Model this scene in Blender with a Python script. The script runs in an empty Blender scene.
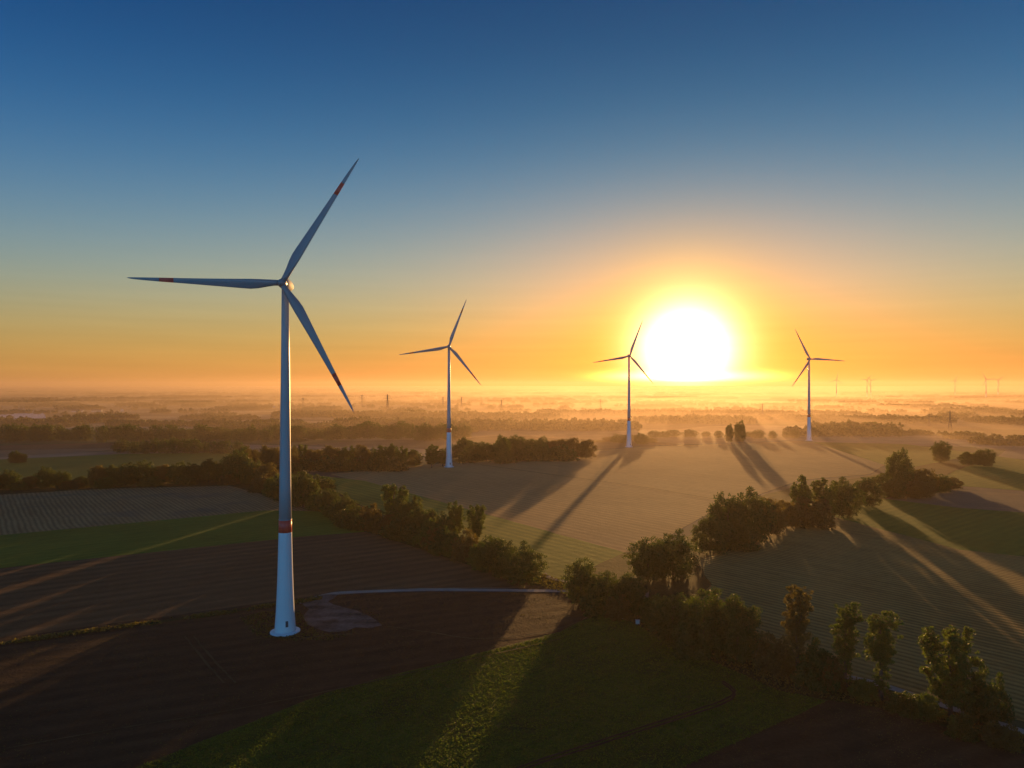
import bpy, bmesh, math, random
from mathutils import Vector, Matrix, noise as mnoise
R = math.radians
PI = math.pi

# ------------------------------------------------------------------ camera, sky, sun, exposure
S = bpy.context.scene
COL = S.collection
CAM_H = 98.0
FPX = 711.1          # focal length in pixels of the 1024 px frame
HOR = 385.0          # row of the true horizon

cd = bpy.data.cameras.new("camera")
cam = bpy.data.objects.new("camera", cd)
COL.objects.link(cam)
cd.sensor_width = 36.0
cd.lens = 25.0
cd.clip_start = 1.0
cd.clip_end = 90000.0
cam.location = (0, 0, CAM_H)
cam.rotation_euler = (R(90.0 + 0.08), 0, 0)
S.camera = cam

SUN_EL = 3.15
SUN_AZ = 13.8        # degrees to the right of +Y
sun_dir = Vector((math.sin(R(SUN_AZ)) * math.cos(R(SUN_EL)), math.cos(R(SUN_AZ)) * math.cos(R(SUN_EL)), math.sin(R(SUN_EL))))

W = bpy.data.worlds.new("World")
S.world = W
W.use_nodes = True
SKY_STRENGTH = 0.15

ZENITH_FILL = (60.0, 2.3, 0.95)
GRADE = [(-4.65, 1.028, -0.542, -1.70, 6.50), (-2.27, 0.612, -0.59, -0.47, 2.42), (-2.064, 0.046, -1.426, -1.113, 1.875)]

def build_world():
    nt = W.node_tree
    nt.nodes.clear()
    N, L = nt.nodes.new, nt.links.new
    out = N("ShaderNodeOutputWorld")
    bg = N("ShaderNodeBackground")
    bg.inputs["Strength"].default_value = SKY_STRENGTH
    sky = N("ShaderNodeTexSky")
    sky.sky_type = 'NISHITA'
    sky.sun_disc = False
    sky.sun_elevation = R(SUN_EL)
    sky.sun_rotation = R(SUN_AZ)
    sky.altitude = 50
    sky.air_density = 1.0
    sky.dust_density = 0.3
    sky.ozone_density = 2.0
    def M(op, a, b=None):
        n = N("ShaderNodeMath"); n.operation = op
        for i, v in enumerate((a, b)):
            if v is None: continue
            if isinstance(v, (int, float)): n.inputs[i].default_value = v
            else: L(v, n.inputs[i])
        return n.outputs[0]
    tc = N("ShaderNodeTexCoord")
    nm = N("ShaderNodeVectorMath"); nm.operation = 'NORMALIZE'
    L(tc.outputs["Generated"], nm.inputs[0])
    dp = N("ShaderNodeVectorMath"); dp.operation = 'DOT_PRODUCT'
    L(nm.outputs[0], dp.inputs[0]); dp.inputs[1].default_value = Vector((math.sin(R(SUN_AZ)), math.cos(R(SUN_AZ)), math.tan(R(2.62)))).normalized()
    ang = M('ARCCOSINE', M('MINIMUM', dp.outputs["Value"], 1.0))       # angle from the sun
    sep = N("ShaderNodeSeparateXYZ"); L(nm.outputs[0], sep.inputs[0])
    el = M('MAXIMUM', M('ARCSINE', sep.outputs["Z"]), 0.0)
    def gauss(x, w, p=2.0):
        return M('POWER', 2.71828, M('MULTIPLY', M('POWER', M('DIVIDE', x, R(w)), p), -1.0))
    def tint(f, col):
        n = N("ShaderNodeVectorMath"); n.operation = 'SCALE'
        n.inputs[0].default_value = col; L(f, n.inputs["Scale"])
        return n.outputs[0]
    def add(a, b):
        n = N("ShaderNodeVectorMath"); n.operation = 'ADD'; L(a, n.inputs[0]); L(b, n.inputs[1]); return n.outputs[0]
    # grade of the sky: per-channel contrast, dustier (warmer) air low down, deeper blue up high
    rgb = N("ShaderNodeSeparateColor"); L(sky.outputs[0], rgb.inputs[0])
    g5, g12, g24 = gauss(el, 5.0), gauss(el, 12.0), gauss(el, 24.0)
    cmb = N("ShaderNodeCombineColor")
    for i, (k0, pw, a5, a12, a24) in enumerate(GRADE):
        v = M('MAXIMUM', M('MULTIPLY', rgb.outputs[i], 0.15), 0.0005)
        e = M('ADD', M('MULTIPLY', g5, a5), M('ADD', M('MULTIPLY', g12, a12), M('MULTIPLY', g24, a24)))
        f = M('MULTIPLY', M('POWER', v, pw), M('POWER', 2.71828, M('ADD', e, k0 - 0.51)))
        hi = M('ADD', M('MULTIPLY', gauss(el, 55.0, 10.0), 1 - ZENITH_FILL[i]), ZENITH_FILL[i])     # unseen sky overhead brightened as added fill for the shade
        L(M('MULTIPLY', M('MULTIPLY', f, hi), 1.0 / SKY_STRENGTH), cmb.inputs[i])
    cur = cmb.outputs[0]
    warm = N("ShaderNodeVectorMath"); warm.operation = 'MULTIPLY_ADD'      # the air round the sun lets little blue through
    tw = tint(gauss(ang, 6.5), (0, -0.05, -0.75))
    ml = N("ShaderNodeVectorMath"); ml.operation = 'ADD'; L(tw, ml.inputs[0]); ml.inputs[1].default_value = (1, 1, 1)
    L(cur, warm.inputs[0]); L(ml.outputs[0], warm.inputs[1]); warm.inputs[2].default_value = (0, 0, 0)
    cur = warm.outputs[0]
    for f, col in SKY_GLOWS(ang, el, gauss, M):
        cur = add(cur, tint(f, col))
    az = M('ARCTAN2', sep.outputs["X"], sep.outputs["Y"])
    cv = N("ShaderNodeCombineXYZ"); L(M('MULTIPLY', az, 2.2), cv.inputs[0]); L(M('MULTIPLY', el, 55.0), cv.inputs[1])
    cn = N("ShaderNodeTexNoise"); cn.inputs["Scale"].default_value = 1.6; cn.inputs["Detail"].default_value = 5
    L(cv.outputs[0], cn.inputs["Vector"])
    lay = M('ADD', 1.0, M('MULTIPLY', M('MULTIPLY', M('SUBTRACT', cn.outputs["Fac"], 0.5), 0.28), gauss(el, 7.0)))
    fin = N("ShaderNodeVectorMath"); fin.operation = 'SCALE'; L(cur, fin.inputs[0]); L(lay, fin.inputs["Scale"])
    L(fin.outputs[0], bg.inputs["Color"])
    L(bg.outputs[0], out.inputs["Surface"])

def SKY_GLOWS(ang, el, gauss, M):
    return [
        (gauss(ang, 2.15, 1.6), (30, 27, 22)),         # the burnt-out disc in its aureole
        (gauss(ang, 3.9), (6.0, 4.3, 1.5)),
        (gauss(ang, 5.2), (2.2, 1.0, 0.15)),
        (M('MULTIPLY', gauss(ang, 5.6, 3.0), gauss(M('SUBTRACT', el, R(0.62)), 0.40)), (46, 30, 5)),   # sunlit band of low cloud
        (M('MULTIPLY', gauss(M('SUBTRACT', ang, R(46)), 22.0), gauss(el, 6.0)), (0.85, 0.24, 0.02)),   # orange low sky away from the sun
        (M('MULTIPLY', M('MAXIMUM', M('MULTIPLY', M('COSINE', ang), -1.0), 0.0), gauss(el, 20.0)), (0.2, 2.7, 6.2)),   # blue fill added to the unseen sky opposite the sun
    ]
build_world()

sl = bpy.data.lights.new("sun", 'SUN')
sl.energy = 5.0
sl.angle = R(0.6)
sl.color = (1.0, 0.54, 0.18)
so = bpy.data.objects.new("sun", sl)
COL.objects.link(so)
so.rotation_euler = sun_dir.to_track_quat('Z', 'Y').to_euler()
so.location = (300, 900, 400)

S.render.engine = 'CYCLES'
S.view_settings.view_transform = 'Standard'
S.view_settings.look = 'None'
S.view_settings.gamma = 1.0
S.view_settings.use_curve_mapping = False
S.view_settings.exposure = 0.75
c = S.cycles
c.use_adaptive_sampling = False
c.use_denoising = True
c.denoiser = 'OPENIMAGEDENOISE'
c.max_bounces = 5
c.diffuse_bounces = 2
c.glossy_bounces = 2
c.transmission_bounces = 3
c.transparent_max_bounces = 48
c.volume_bounces = 2

# ------------------------------------------------------------------ helpers
def G(px, py, z=0.0):
    """ground point that the photograph shows at a pixel"""
    d = (CAM_H - z) * FPX / (py - HOR)
    return Vector(((px - 512.0) / FPX * d, d, z))

def at(px, d, z=0.0):
    return Vector(((px - 512.0) / FPX * d, d, z))

def mesh_obj(name, verts, faces, mat, parent=None, smooth=False):
    me = bpy.data.meshes.new(name)
    me.from_pydata([tuple(v) for v in verts], [], faces)
    me.update()
    if mat: me.materials.append(mat)
    if smooth:
        me.polygons.foreach_set("use_smooth", [True] * len(me.polygons))
    o = bpy.data.objects.new(name, me)
    COL.objects.link(o)
    if parent: o.parent = parent
    return o

def empty(name, loc, rz=0.0):
    o = bpy.data.objects.new(name, None)
    COL.objects.link(o)
    o.location = loc
    o.rotation_euler = (0, 0, rz)
    o.empty_display_size = 2
    return o

def tag(o, label=None, cat=None, group=None, kind=None):
    if label: o["label"] = label
    if cat: o["category"] = cat
    if group: o["group"] = group
    if kind: o["kind"] = kind
    return o

def copy_tree(o, parent=None):
    n = o.copy()
    COL.objects.link(n)
    n.parent = parent
    for k in list(o.children):
        copy_tree(k, n)
    return n

def tube(V, F, a, b, ra, rb, n=6):
    a, b = Vector(a), Vector(b)
    d = (b - a).normalized()
    u = d.orthogonal().normalized(); v = d.cross(u)
    i0 = len(V)
    for p, r in ((a, ra), (b, rb)):
        for k in range(n):
            t = 2 * PI * k / n
            V.append(p + (u * math.cos(t) + v * math.sin(t)) * r)
    for k in range(n):
        k2 = (k + 1) % n
        F.append((i0 + k, i0 + k2, i0 + n + k2, i0 + n + k))
    F.append(tuple(i0 + n + k for k in range(n)))
    F.append(tuple(i0 + k for k in reversed(range(n))))

def box(V, F, x0, x1, y0, y1, z0, z1):
    i = len(V)
    V += [Vector(p) for p in ((x0,y0,z0),(x1,y0,z0),(x1,y1,z0),(x0,y1,z0),(x0,y0,z1),(x1,y0,z1),(x1,y1,z1),(x0,y1,z1))]
    F += [tuple(i + k for k in f) for f in ((0,3,2,1),(4,5,6,7),(0,1,5,4),(1,2,6,5),(2,3,7,6),(3,0,4,7))]

def lathe(V, F, prof, n=32, cap=True):
    """profile of (z, radius) turned about z"""
    i0 = len(V)
    for z, r in prof:
        for k in range(n):
            t = 2 * PI * k / n
            V.append(Vector((r * math.cos(t), r * math.sin(t), z)))
    for j in range(len(prof) - 1):
        for k in range(n):
            k2 = (k + 1) % n
            F.append((i0 + j*n + k, i0 + j*n + k2, i0 + (j+1)*n + k2, i0 + (j+1)*n + k))
    if cap:
        F.append(tuple(i0 + k for k in reversed(range(n))))
        F.append(tuple(i0 + (len(prof)-1)*n + k for k in range(n)))

# ------------------------------------------------------------------ materials
def new_mat(name):
    m = bpy.data.materials.new(name)
    m.use_nodes = True
    nt = m.node_tree
    b = nt.nodes["Principled BSDF"]
    return m, nt, b

def paint(name, col, rough=0.45, var=0.12, scale=0.15):
    m, nt, b = new_mat(name)
    N, L = nt.nodes.new, nt.links.new
    tc = N("ShaderNodeTexCoord"); nz = N("ShaderNodeTexNoise")
    nz.inputs["Scale"].default_value = scale; nz.inputs["Detail"].default_value = 6
    L(tc.outputs["Object"], nz.inputs["Vector"])
    mx = N("ShaderNodeMix"); mx.data_type = 'RGBA'
    L(nz.outputs["Fac"], mx.inputs["Factor"])
    mx.inputs[6].default_value = (*[v * (1 - var) for v in col], 1)
    mx.inputs[7].default_value = (*[min(1, v * (1 + var)) for v in col], 1)
    L(mx.outputs[2], b.inputs["Base Color"])
    b.inputs["Roughness"].default_value = rough
    return m

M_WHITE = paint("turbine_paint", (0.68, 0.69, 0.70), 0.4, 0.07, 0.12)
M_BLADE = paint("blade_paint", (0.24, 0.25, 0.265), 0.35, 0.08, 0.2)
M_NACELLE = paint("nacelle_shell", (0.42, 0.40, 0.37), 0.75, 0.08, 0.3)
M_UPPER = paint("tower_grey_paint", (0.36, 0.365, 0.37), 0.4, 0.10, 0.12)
M_RED = paint("red_paint", (0.85, 0.07, 0.04), 0.45, 0.10, 0.3)
M_DARK = paint("dark_metal", (0.05, 0.05, 0.055), 0.5)
M_STEEL = paint("weathered_steel", (0.045, 0.045, 0.05), 0.9)
M_CONC = paint("concrete", (0.42, 0.42, 0.40), 0.8, 0.15, 0.6)
M_GREYBOX = paint("grey_sheet_metal", (0.45, 0.44, 0.42), 0.6)
M_BARK = paint("bark", (0.075, 0.055, 0.038), 0.9, 0.35, 1.2)

def leaf_mat(name, a, b_, trans=0.32):
    m, nt, p = new_mat(name)
    N, L = nt.nodes.new, nt.links.new
    tc = N("ShaderNodeTexCoord"); nz = N("ShaderNodeTexNoise")
    nz.inputs["Scale"].default_value = 0.35; nz.inputs["Detail"].default_value = 4
    L(tc.outputs["Object"], nz.inputs["Vector"])
    oi = N("ShaderNodeObjectInfo")
    ad = N("ShaderNodeMath"); ad.operation = 'MULTIPLY_ADD'
    L(oi.outputs["Random"], ad.inputs[0]); ad.inputs[1].default_value = 0.5
    mp = N("ShaderNodeMapRange"); L(nz.outputs["Fac"], mp.inputs[0])
    mp.inputs[1].default_value = 0.35; mp.inputs[2].default_value = 0.65; mp.inputs[3].default_value = 0; mp.inputs[4].default_value = 0.5
    L(mp.outputs[0], ad.inputs[2])
    mx = N("ShaderNodeMix"); mx.data_type = 'RGBA'
    L(ad.outputs[0], mx.inputs["Factor"])
    mx.inputs[6].default_value = (*a, 1); mx.inputs[7].default_value = (*b_, 1)
    L(mx.outputs[2], p.inputs["Base Color"])
    p.inputs["Roughness"].default_value = 0.6
    p.inputs["Specular IOR Level"].default_value = 0.25
    tr = N("ShaderNodeBsdfTranslucent")
    mu = N("ShaderNodeMix"); mu.data_type = 'RGBA'; mu.blend_type = 'MULTIPLY'; mu.inputs["Factor"].default_value = 1
    L(mx.outputs[2], mu.inputs[6]); mu.inputs[7].default_value = (2.1, 2.0, 0.5, 1)
    L(mu.outputs[2], tr.inputs["Color"])
    ms = N("ShaderNodeMixShader"); ms.inputs[0].default_value = trans
    L(p.outputs[0], ms.inputs[1]); L(tr.outputs[0], ms.inputs[2])
    L(ms.outputs[0], nt.nodes["Material Output"].inputs["Surface"])
    return m

M_LEAF = leaf_mat("leaves_dark", (0.036, 0.060, 0.012), (0.062, 0.084, 0.016))
M_LEAF2 = leaf_mat("leaves_poplar", (0.048, 0.080, 0.014), (0.085, 0.11, 0.02), 0.36)
M_LEAF3 = leaf_mat("leaves_autumn", (0.085, 0.062, 0.018), (0.10, 0.085, 0.022), 0.36)
M_WOOD = leaf_mat("leaves_far", (0.05, 0.055, 0.022), (0.07, 0.07, 0.03), 0.3)

def field_mat(name, c1, c2, p0=None, p1=None, spacing=6.0, stripe=0.0, bump=0.5, patch=0.02, fine=1.2, rowbump=0.0, wob=1.5, c3=None):
    """soil or crop; p0-p1 are two ground points along a row"""
    warm = lambda q: (q[0] * 1.06, q[1] * .96, q[2] * .72)
    c1, c2 = warm(c1), warm(c2)
    m, nt, b = new_mat(name)
    N, L = nt.nodes.new, nt.links.new
    def Mth(op, *a):
        n = N("ShaderNodeMath"); n.operation = op
        for i, v in enumerate(a):
            if isinstance(v, (int, float)): n.inputs[i].default_value = v
            else: L(v, n.inputs[i])
        return n.outputs[0]
    tc = N("ShaderNodeTexCoord")
    P = tc.outputs["Object"]
    if p0 is None: p0, p1 = Vector((0,0,0)), Vector((1,0,0))
    dr = (p1 - p0); dr.z = 0; dr.normalize()
    nr = Vector((-dr.y, dr.x, 0))
    def dot(v, k=1.0):
        n = N("ShaderNodeVectorMath"); n.operation = 'DOT_PRODUCT'
        L(P, n.inputs[0]); n.inputs[1].default_value = v * k
        return n.outputs["Value"]
    along, across = dot(dr), dot(nr)
    def nz(scale, det=5, vec=None, rough=0.55):
        n = N("ShaderNodeTexNoise"); n.inputs["Scale"].default_value = scale; n.inputs["Detail"].default_value = det
        n.inputs["Roughness"].default_value = rough
        L(vec or P, n.inputs["Vector"]); return n.outputs["Fac"]
    cb = N("ShaderNodeCombineXYZ")
    L(Mth('MULTIPLY', along, 0.12), cb.inputs[0]); L(across, cb.inputs[1])
    streak = nz(0.22, 5, cb.outputs[0])               # long streaks along the rows
    big = nz(patch, 4)
    small = nz(fine, 6, None, 0.65)
    mid = nz(0.18, 4)
    wobn = Mth('MULTIPLY', Mth('SUBTRACT', nz(0.03, 2), 0.5), wob)
    row = Mth('SINE', Mth('MULTIPLY', Mth('ADD', across, wobn), 2 * PI / spacing))
    f = Mth('ADD', Mth('MULTIPLY', streak, 0.40), Mth('ADD', Mth('MULTIPLY', big, 0.40), Mth('ADD', Mth('MULTIPLY', small, 0.30), Mth('MULTIPLY', mid, 0.25))))
    rowmod = Mth('MULTIPLY', row, Mth('MULTIPLY', Mth('ADD', streak, 0.2), stripe))
    f = Mth('ADD', f, rowmod)
    mr = N("ShaderNodeMapRange"); L(f, mr.inputs[0])
    mr.inputs[1].default_value = 0.52; mr.inputs[2].default_value = 0.86
    mx = N("ShaderNodeMix"); mx.data_type = 'RGBA'
    L(mr.outputs[0], mx.inputs["Factor"])
    mx.inputs[6].default_value = (*c1, 1); mx.inputs[7].default_value = (*c2, 1)
    colr = mx.outputs[2]
    if c3:
        mr3 = N("ShaderNodeMapRange"); L(nz(patch * 2.3, 6), mr3.inputs[0])
        mr3.inputs[1].default_value = 0.52; mr3.inputs[2].default_value = 0.66; mr3.inputs[4].default_value = 0.7
        m3 = N("ShaderNodeMix"); m3.data_type = 'RGBA'
        L(mr3.outputs[0], m3.inputs["Factor"]); L(colr, m3.inputs[6]); m3.inputs[7].default_value = (*c3, 1)
        colr = m3.outputs[2]
    L(colr, b.inputs["Base Color"])
    b.inputs["Roughness"].default_value = 0.95
    b.inputs["Specular IOR Level"].default_value = 0.1
    hgt = Mth('ADD', Mth('MULTIPLY', small, bump), Mth('ADD', Mth('MULTIPLY', row, rowbump), Mth('MULTIPLY', mid, bump)))
    bp = N("ShaderNodeBump"); bp.inputs["Strength"].default_value = 1.0; bp.inputs["Distance"].default_value = 1.0
    L(hgt, bp.inputs["Height"]); L(bp.outputs[0], b.inputs["Normal"])
    return m

# ------------------------------------------------------------------ ground
M_GROUND = None
def ground_mat():
    m, nt, b = new_mat("far_farmland")
    N, L = nt.nodes.new, nt.links.new
    tc = N("ShaderNodeTexCoord")
    mp = N("ShaderNodeMapping"); mp.inputs["Rotation"].default_value = (0, 0, R(24)); mp.inputs["Scale"].default_value = (0.0022, 0.0040, 1)
    L(tc.outputs["Object"], mp.inputs["Vector"])
    vo = N("ShaderNodeTexVoronoi"); vo.distance = 'CHEBYCHEV'; vo.inputs["Scale"].default_value = 1.0; vo.inputs["Randomness"].default_value = 0.75
    L(mp.outputs[0], vo.inputs["Vector"])
    sp = N("ShaderNodeSeparateColor"); L(vo.outputs["Color"], sp.inputs[0])
    cr = N("ShaderNodeValToRGB"); cr.color_ramp.interpolation = 'CONSTANT'
    cols = [(0.0, (0.10, 0.085, 0.05)), (0.2, (0.07, 0.085, 0.03)), (0.4, (0.20, 0.165, 0.10)), (0.55, (0.06, 0.07, 0.028)), (0.7, (0.26, 0.21, 0.13)), (0.85, (0.13, 0.10, 0.065))]
    while len(cr.color_ramp.elements) < len(cols): cr.color_ramp.elements.new(0.5)
    for e, (p, cl) in zip(cr.color_ramp.elements, cols): e.position = p; e.color = (*cl, 1)
    L(sp.outputs[0], cr.inputs[0])
    nz = N("ShaderNodeTexNoise"); nz.inputs["Scale"].default_value = 0.02; nz.inputs["Detail"].default_value = 6
    L(tc.outputs["Object"], nz.inputs["Vector"])
    mr = N("ShaderNodeMapRange"); L(nz.outputs["Fac"], mr.inputs[0]); mr.inputs[1].default_value = .3; mr.inputs[2].default_value = .7; mr.inputs[3].default_value = .75; mr.inputs[4].default_value = 1.2
    vm = N("ShaderNodeVectorMath"); vm.operation = 'SCALE'
    L(cr.outputs[0], vm.inputs[0]); L(mr.outputs[0], vm.inputs["Scale"])
    L(vm.outputs[0], b.inputs["Base Color"])
    b.inputs["Roughness"].default_value = 0.95; b.inputs["Specular IOR Level"].default_value = 0.1
    return m

def build_ground():
    V, F = [Vector((0, 0, 0))], []
    n = 64
    rad = [40, 120, 240, 400, 650, 1000, 1600, 2600, 4200, 7000, 12000, 20000, 30000]
    for r in rad:
        for k in range(n):
            t = 2 * PI * k / n
            V.append(Vector((r * math.cos(t), r * math.sin(t), 0)))
    for k in range(n): F.append((0, 1 + k, 1 + (k + 1) % n))
    for j in range(len(rad) - 1):
        for k in range(n):
            a = 1 + j * n; k2 = (k + 1) % n
            F.append((a + k, a + n + k, a + n + k2, a + k2))
    tag(mesh_obj("ground", V, F, ground_mat()), kind='structure')
build_ground()

LAYER = [0.02]
def sheet(name, pix, mat, z=None, jit=0.35, world=False, seed=1):
    rnd = random.Random(seed * 77 + len(pix))
    pts = pix if world else [G(*p) for p in pix]
    out = []
    n = len(pts)
    for i in range(n):
        a, b = pts[i], pts[(i + 1) % n]
        k = max(1, min(60, int((b - a).length / 8)))
        nrm = Vector((-(b - a).y, (b - a).x, 0)).normalized()
        for j in range(k):
            p = a.lerp(b, j / k)
            s = 0 if j == 0 else (mnoise.noise(p * 0.07) * 2 + rnd.uniform(-.5, .5)) * jit * min(1, p.length / 500 + .5)
            out.append(p + nrm * s)
    if z is None:
        z = LAYER[0]; LAYER[0] += 0.015
    bm = bmesh.new()
    vs = [bm.verts.new((p.x, p.y, z)) for p in out]
    f = bm.faces.new(vs)
    if f.normal.z < 0: bmesh.ops.reverse_faces(bm, faces=[f])
    bmesh.ops.triangulate(bm, faces=bm.faces[:])
    me = bpy.data.meshes.new(name); bm.to_mesh(me); bm.free()
    me.materials.append(mat)
    o = bpy.data.objects.new(name, me); COL.objects.link(o)
    tag(o, kind='structure')
    return o

def ribbon(name, pix, width, mat, z=None, world=False, wj=0.15, seed=3):
    rnd = random.Random(seed)
    pts = [Vector(p) for p in pix] if world else [G(*p) for p in pix]
    # resample with a Catmull-Rom spline
    dense = []
    for i in range(len(pts) - 1):
        p0, p1, p2, p3 = pts[max(i-1, 0)], pts[i], pts[i+1], pts[min(i+2, len(pts)-1)]
        k = max(2, min(30, int((p2 - p1).length / 4)))
        for j in range(k):
            t = j / k
            dense.append(0.5 * ((2*p1) + (p2-p0)*t + (2*p0-5*p1+4*p2-p3)*t*t + (3*p1-p0-3*p2+p3)*t**3))
    dense.append(pts[-1])
    if z is None:
        z = LAYER[0]; LAYER[0] += 0.015
    V, F = [], []
    for i, p in enumerate(dense):
        d = (dense[min(i+1, len(dense)-1)] - dense[max(i-1, 0)]).normalized()
        nr = Vector((-d.y, d.x, 0))
        w = width / 2
        V += [Vector((*(p + nr * (w + rnd.uniform(-wj, wj))).xy, z)), Vector((*(p - nr * (w + rnd.uniform(-wj, wj))).xy, z))]
        if i: F.append((2*i-2, 2*i-1, 2*i+1, 2*i))
    o = mesh_obj(name, V, F, mat)
    tag(o, kind='structure')
    return o

def build_fields():
    g = G
    # materials
    soil_near = field_mat("dark_soil", (0.036, 0.021, 0.012), (0.095, 0.058, 0.033), g(0,735), g(540,650), 9.0, 0.06, 0.25, 0.012, 1.0, 0.03)
    soil_mid = field_mat("brown_soil", (0.09, 0.052, 0.028), (0.20, 0.118, 0.064), g(0,625), g(280,585), 10.0, 0.10, 0.25, 0.012, 1.0, 0.03)
    crop = field_mat("beet_crop", (0.04, 0.068, 0.010), (0.115, 0.165, 0.024), g(110,768), g(560,632), 3.0, 0.03, 0.6, 0.02, 0.9, 0.01, c3=(0.05, 0.055, 0.014))
    grass = field_mat("meadow_grass", (0.07, 0.135, 0.014), (0.16, 0.24, 0.03), g(0,545), g(265,515), 7.0, 0.05, 0.25, 0.012, 1.0)
    plough = field_mat("ploughed_rows", (0.19, 0.125, 0.062), (0.40, 0.275, 0.14), g(30,500), g(3,450), 3.4, 0.18, 0.25, 0.01, 0.8, 0.04, 2.6, c3=(0.16, 0.115, 0.065))
    strip = field_mat("gold_green_strip", (0.13, 0.18, 0.024), (0.28, 0.32, 0.05), g(330,490), g(600,560), 7.0, 0.09, 0.25, 0.012, 0.9, 0.02)
    stub = field_mat("stubble", (0.32, 0.195, 0.09), (0.50, 0.32, 0.15), g(330,478), g(620,545), 7.0, 0.10, 0.25, 0.008, 0.8, 0.02)
    corn = field_mat("corn_stubble", (0.19, 0.13, 0.045), (0.40, 0.28, 0.10), g(800,585), g(1000,628), 3.7, 0.18, 0.25, 0.012, 0.8, 0.12, 1.0)
    pale = field_mat("pale_field", (0.15, 0.12, 0.085), (0.24, 0.19, 0.13), g(860,500), g(1024,512), 7.0, 0.05, 0.2)
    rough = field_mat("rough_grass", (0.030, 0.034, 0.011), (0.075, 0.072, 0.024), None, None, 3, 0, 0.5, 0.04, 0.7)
    gravel = field_mat("gravel", (0.24, 0.23, 0.24), (0.42, 0.41, 0.42), None, None, 3, 0, 0.12, 0.05, 1.5)
    padm = field_mat("gravel_pad", (0.035, 0.026, 0.019), (0.24, 0.205, 0.21), None, None, 3, 0, 0.12, 0.10, 0.6)
    rut = field_mat("wheel_rut", (0.05, 0.035, 0.022), (0.075, 0.055, 0.035), None, None, 3, 0, 0.2)
    rutpale = field_mat("pale_rut", (0.05, 0.04, 0.022), (0.12, 0.10, 0.06), None, None, 3, 0, 0.2, 0.05, 1.0)
    film = field_mat("pale_film_field", (0.62, 0.64, 0.9), (0.75, 0.76, 1.0), None, None, 4, 0.1, 0.05)

    # far middle distance
    sheet("meadow", [(-60,462),(120,454),(228,452),(262,466),(235,474),(-60,486)], grass)
    sheet("pale_field", [(-60,452),(60,449),(128,447),(100,451),(-60,461)], pale)
    sheet("stubble_field", [(-80,448),(95,443),(230,443),(200,447),(-80,451.5)], soil_mid)
    sheet("film_field", [(-60,414),(44,413),(46,418),(-60,422)], film)
    sheet("stubble_field", [(330,474),(446,463),(640,447),(800,441),(905,452),(870,474),(800,480),(715,510),(640,552),(622,552)], stub)
    sheet("meadow", [(812,442),(905,444),(1100,470),(1100,497),(960,486),(900,470)], grass)
    sheet("pale_field", [(862,487),(960,490),(1110,500),(1110,519),(960,508),(868,497)], pale)
    sheet("meadow", [(828,500),(868,497),(960,508),(1110,519),(1110,566),(960,550),(820,514)], grass)
    # left
    sheet("ploughed_field", [(-80,494),(195,478),(262,484),(345,512),(265,511),(-80,544)], plough)
    sheet("meadow", [(-80,543),(265,510.5),(352,512),(365,533),(300,538),(-80,580)], grass)
    sheet("ploughed_field", [(-100,579),(300,537),(365,532),(470,560),(575,588),(420,588),(310,597),(-100,655)], soil_mid)
    # strip beyond the first tree row
    sheet("crop_strip", [(322,476),(365,481),(626,553),(604,574),(560,584),(470,560),(345,512)], strip)
    # right
    sheet("corn_stubble_field", [(648,574),(705,550),(790,520),(822,514),(960,550),(1110,566),(1110,760),(1024,722),(850,680),(700,610)], corn)
    # near
    sheet("ploughed_field", [(-120,655),(310,597),(420,589),(575,588),(590,615),(560,634),(330,694),(140,768),(60,810),(-260,810)], soil_near)
    sheet("crop_field", [(60,815),(140,766),(330,692),(560,632),(600,612),(640,625),(700,655),(780,690),(828,702),(670,775),(600,815)], crop)
    sheet("ploughed_field", [(600,815),(672,772),(830,700),(900,712),(1024,755),(1150,800),(1150,815)], soil_near)
    # rough verges under the tree rows
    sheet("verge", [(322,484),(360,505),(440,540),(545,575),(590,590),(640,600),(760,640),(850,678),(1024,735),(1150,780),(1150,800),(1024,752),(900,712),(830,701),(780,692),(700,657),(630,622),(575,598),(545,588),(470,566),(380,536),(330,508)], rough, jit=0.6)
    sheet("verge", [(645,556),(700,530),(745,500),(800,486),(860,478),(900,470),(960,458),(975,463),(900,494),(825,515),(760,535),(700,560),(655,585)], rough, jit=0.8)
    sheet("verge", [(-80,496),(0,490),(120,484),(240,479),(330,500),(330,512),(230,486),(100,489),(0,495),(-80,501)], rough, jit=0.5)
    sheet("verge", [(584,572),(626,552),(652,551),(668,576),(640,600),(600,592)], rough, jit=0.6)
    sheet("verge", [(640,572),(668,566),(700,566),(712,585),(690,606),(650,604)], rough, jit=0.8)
    # tracks
    ribbon("gravel_track", [(1120,772),(1024,733),(960,712),(905,693),(868,682),(820,672),(760,655),(690,628),(640,607),(600,595),(575,584),(552,579),(543,574)], 3.4, gravel)
    ribbon("gravel_track", [(588,592),(560,591.5),(520,591),(470,590.5),(420,590.5),(370,592),(335,594),(318,598),(300,604)], 4.2, gravel)
    sheet("gravel_pad", [(300,603),(312,598),(326,595),(338,595),(334,599),(328,602),(333,605),(344,608),(356,611),(368,616),(378,622),(382,626),(370,629),(356,628),(346,632),(330,633),(318,630),(307,625),(303,617),(309,610)], padm, jit=1.6)
    ribbon("grass_balk", [(-100,658),(0,644),(150,624),(300,602),(322,599)], 3.0, rough, wj=.6)
    ribbon("pale_balk", [(388,627),(430,633),(470,639),(520,637),(560,629),(592,617)], 0.9, rutpale, wj=.3)
    ribbon("pale_balk", [(296,640),(330,636),(352,635)], 1.2, rutpale, wj=.3)
    # wheel tracks
    for off in (0, 9):
        ribbon("wheel_track", [(185+off,637),(203+off*1.1,660),(224+off*1.3,684)], 0.7, rutpale, wj=.2)
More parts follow.
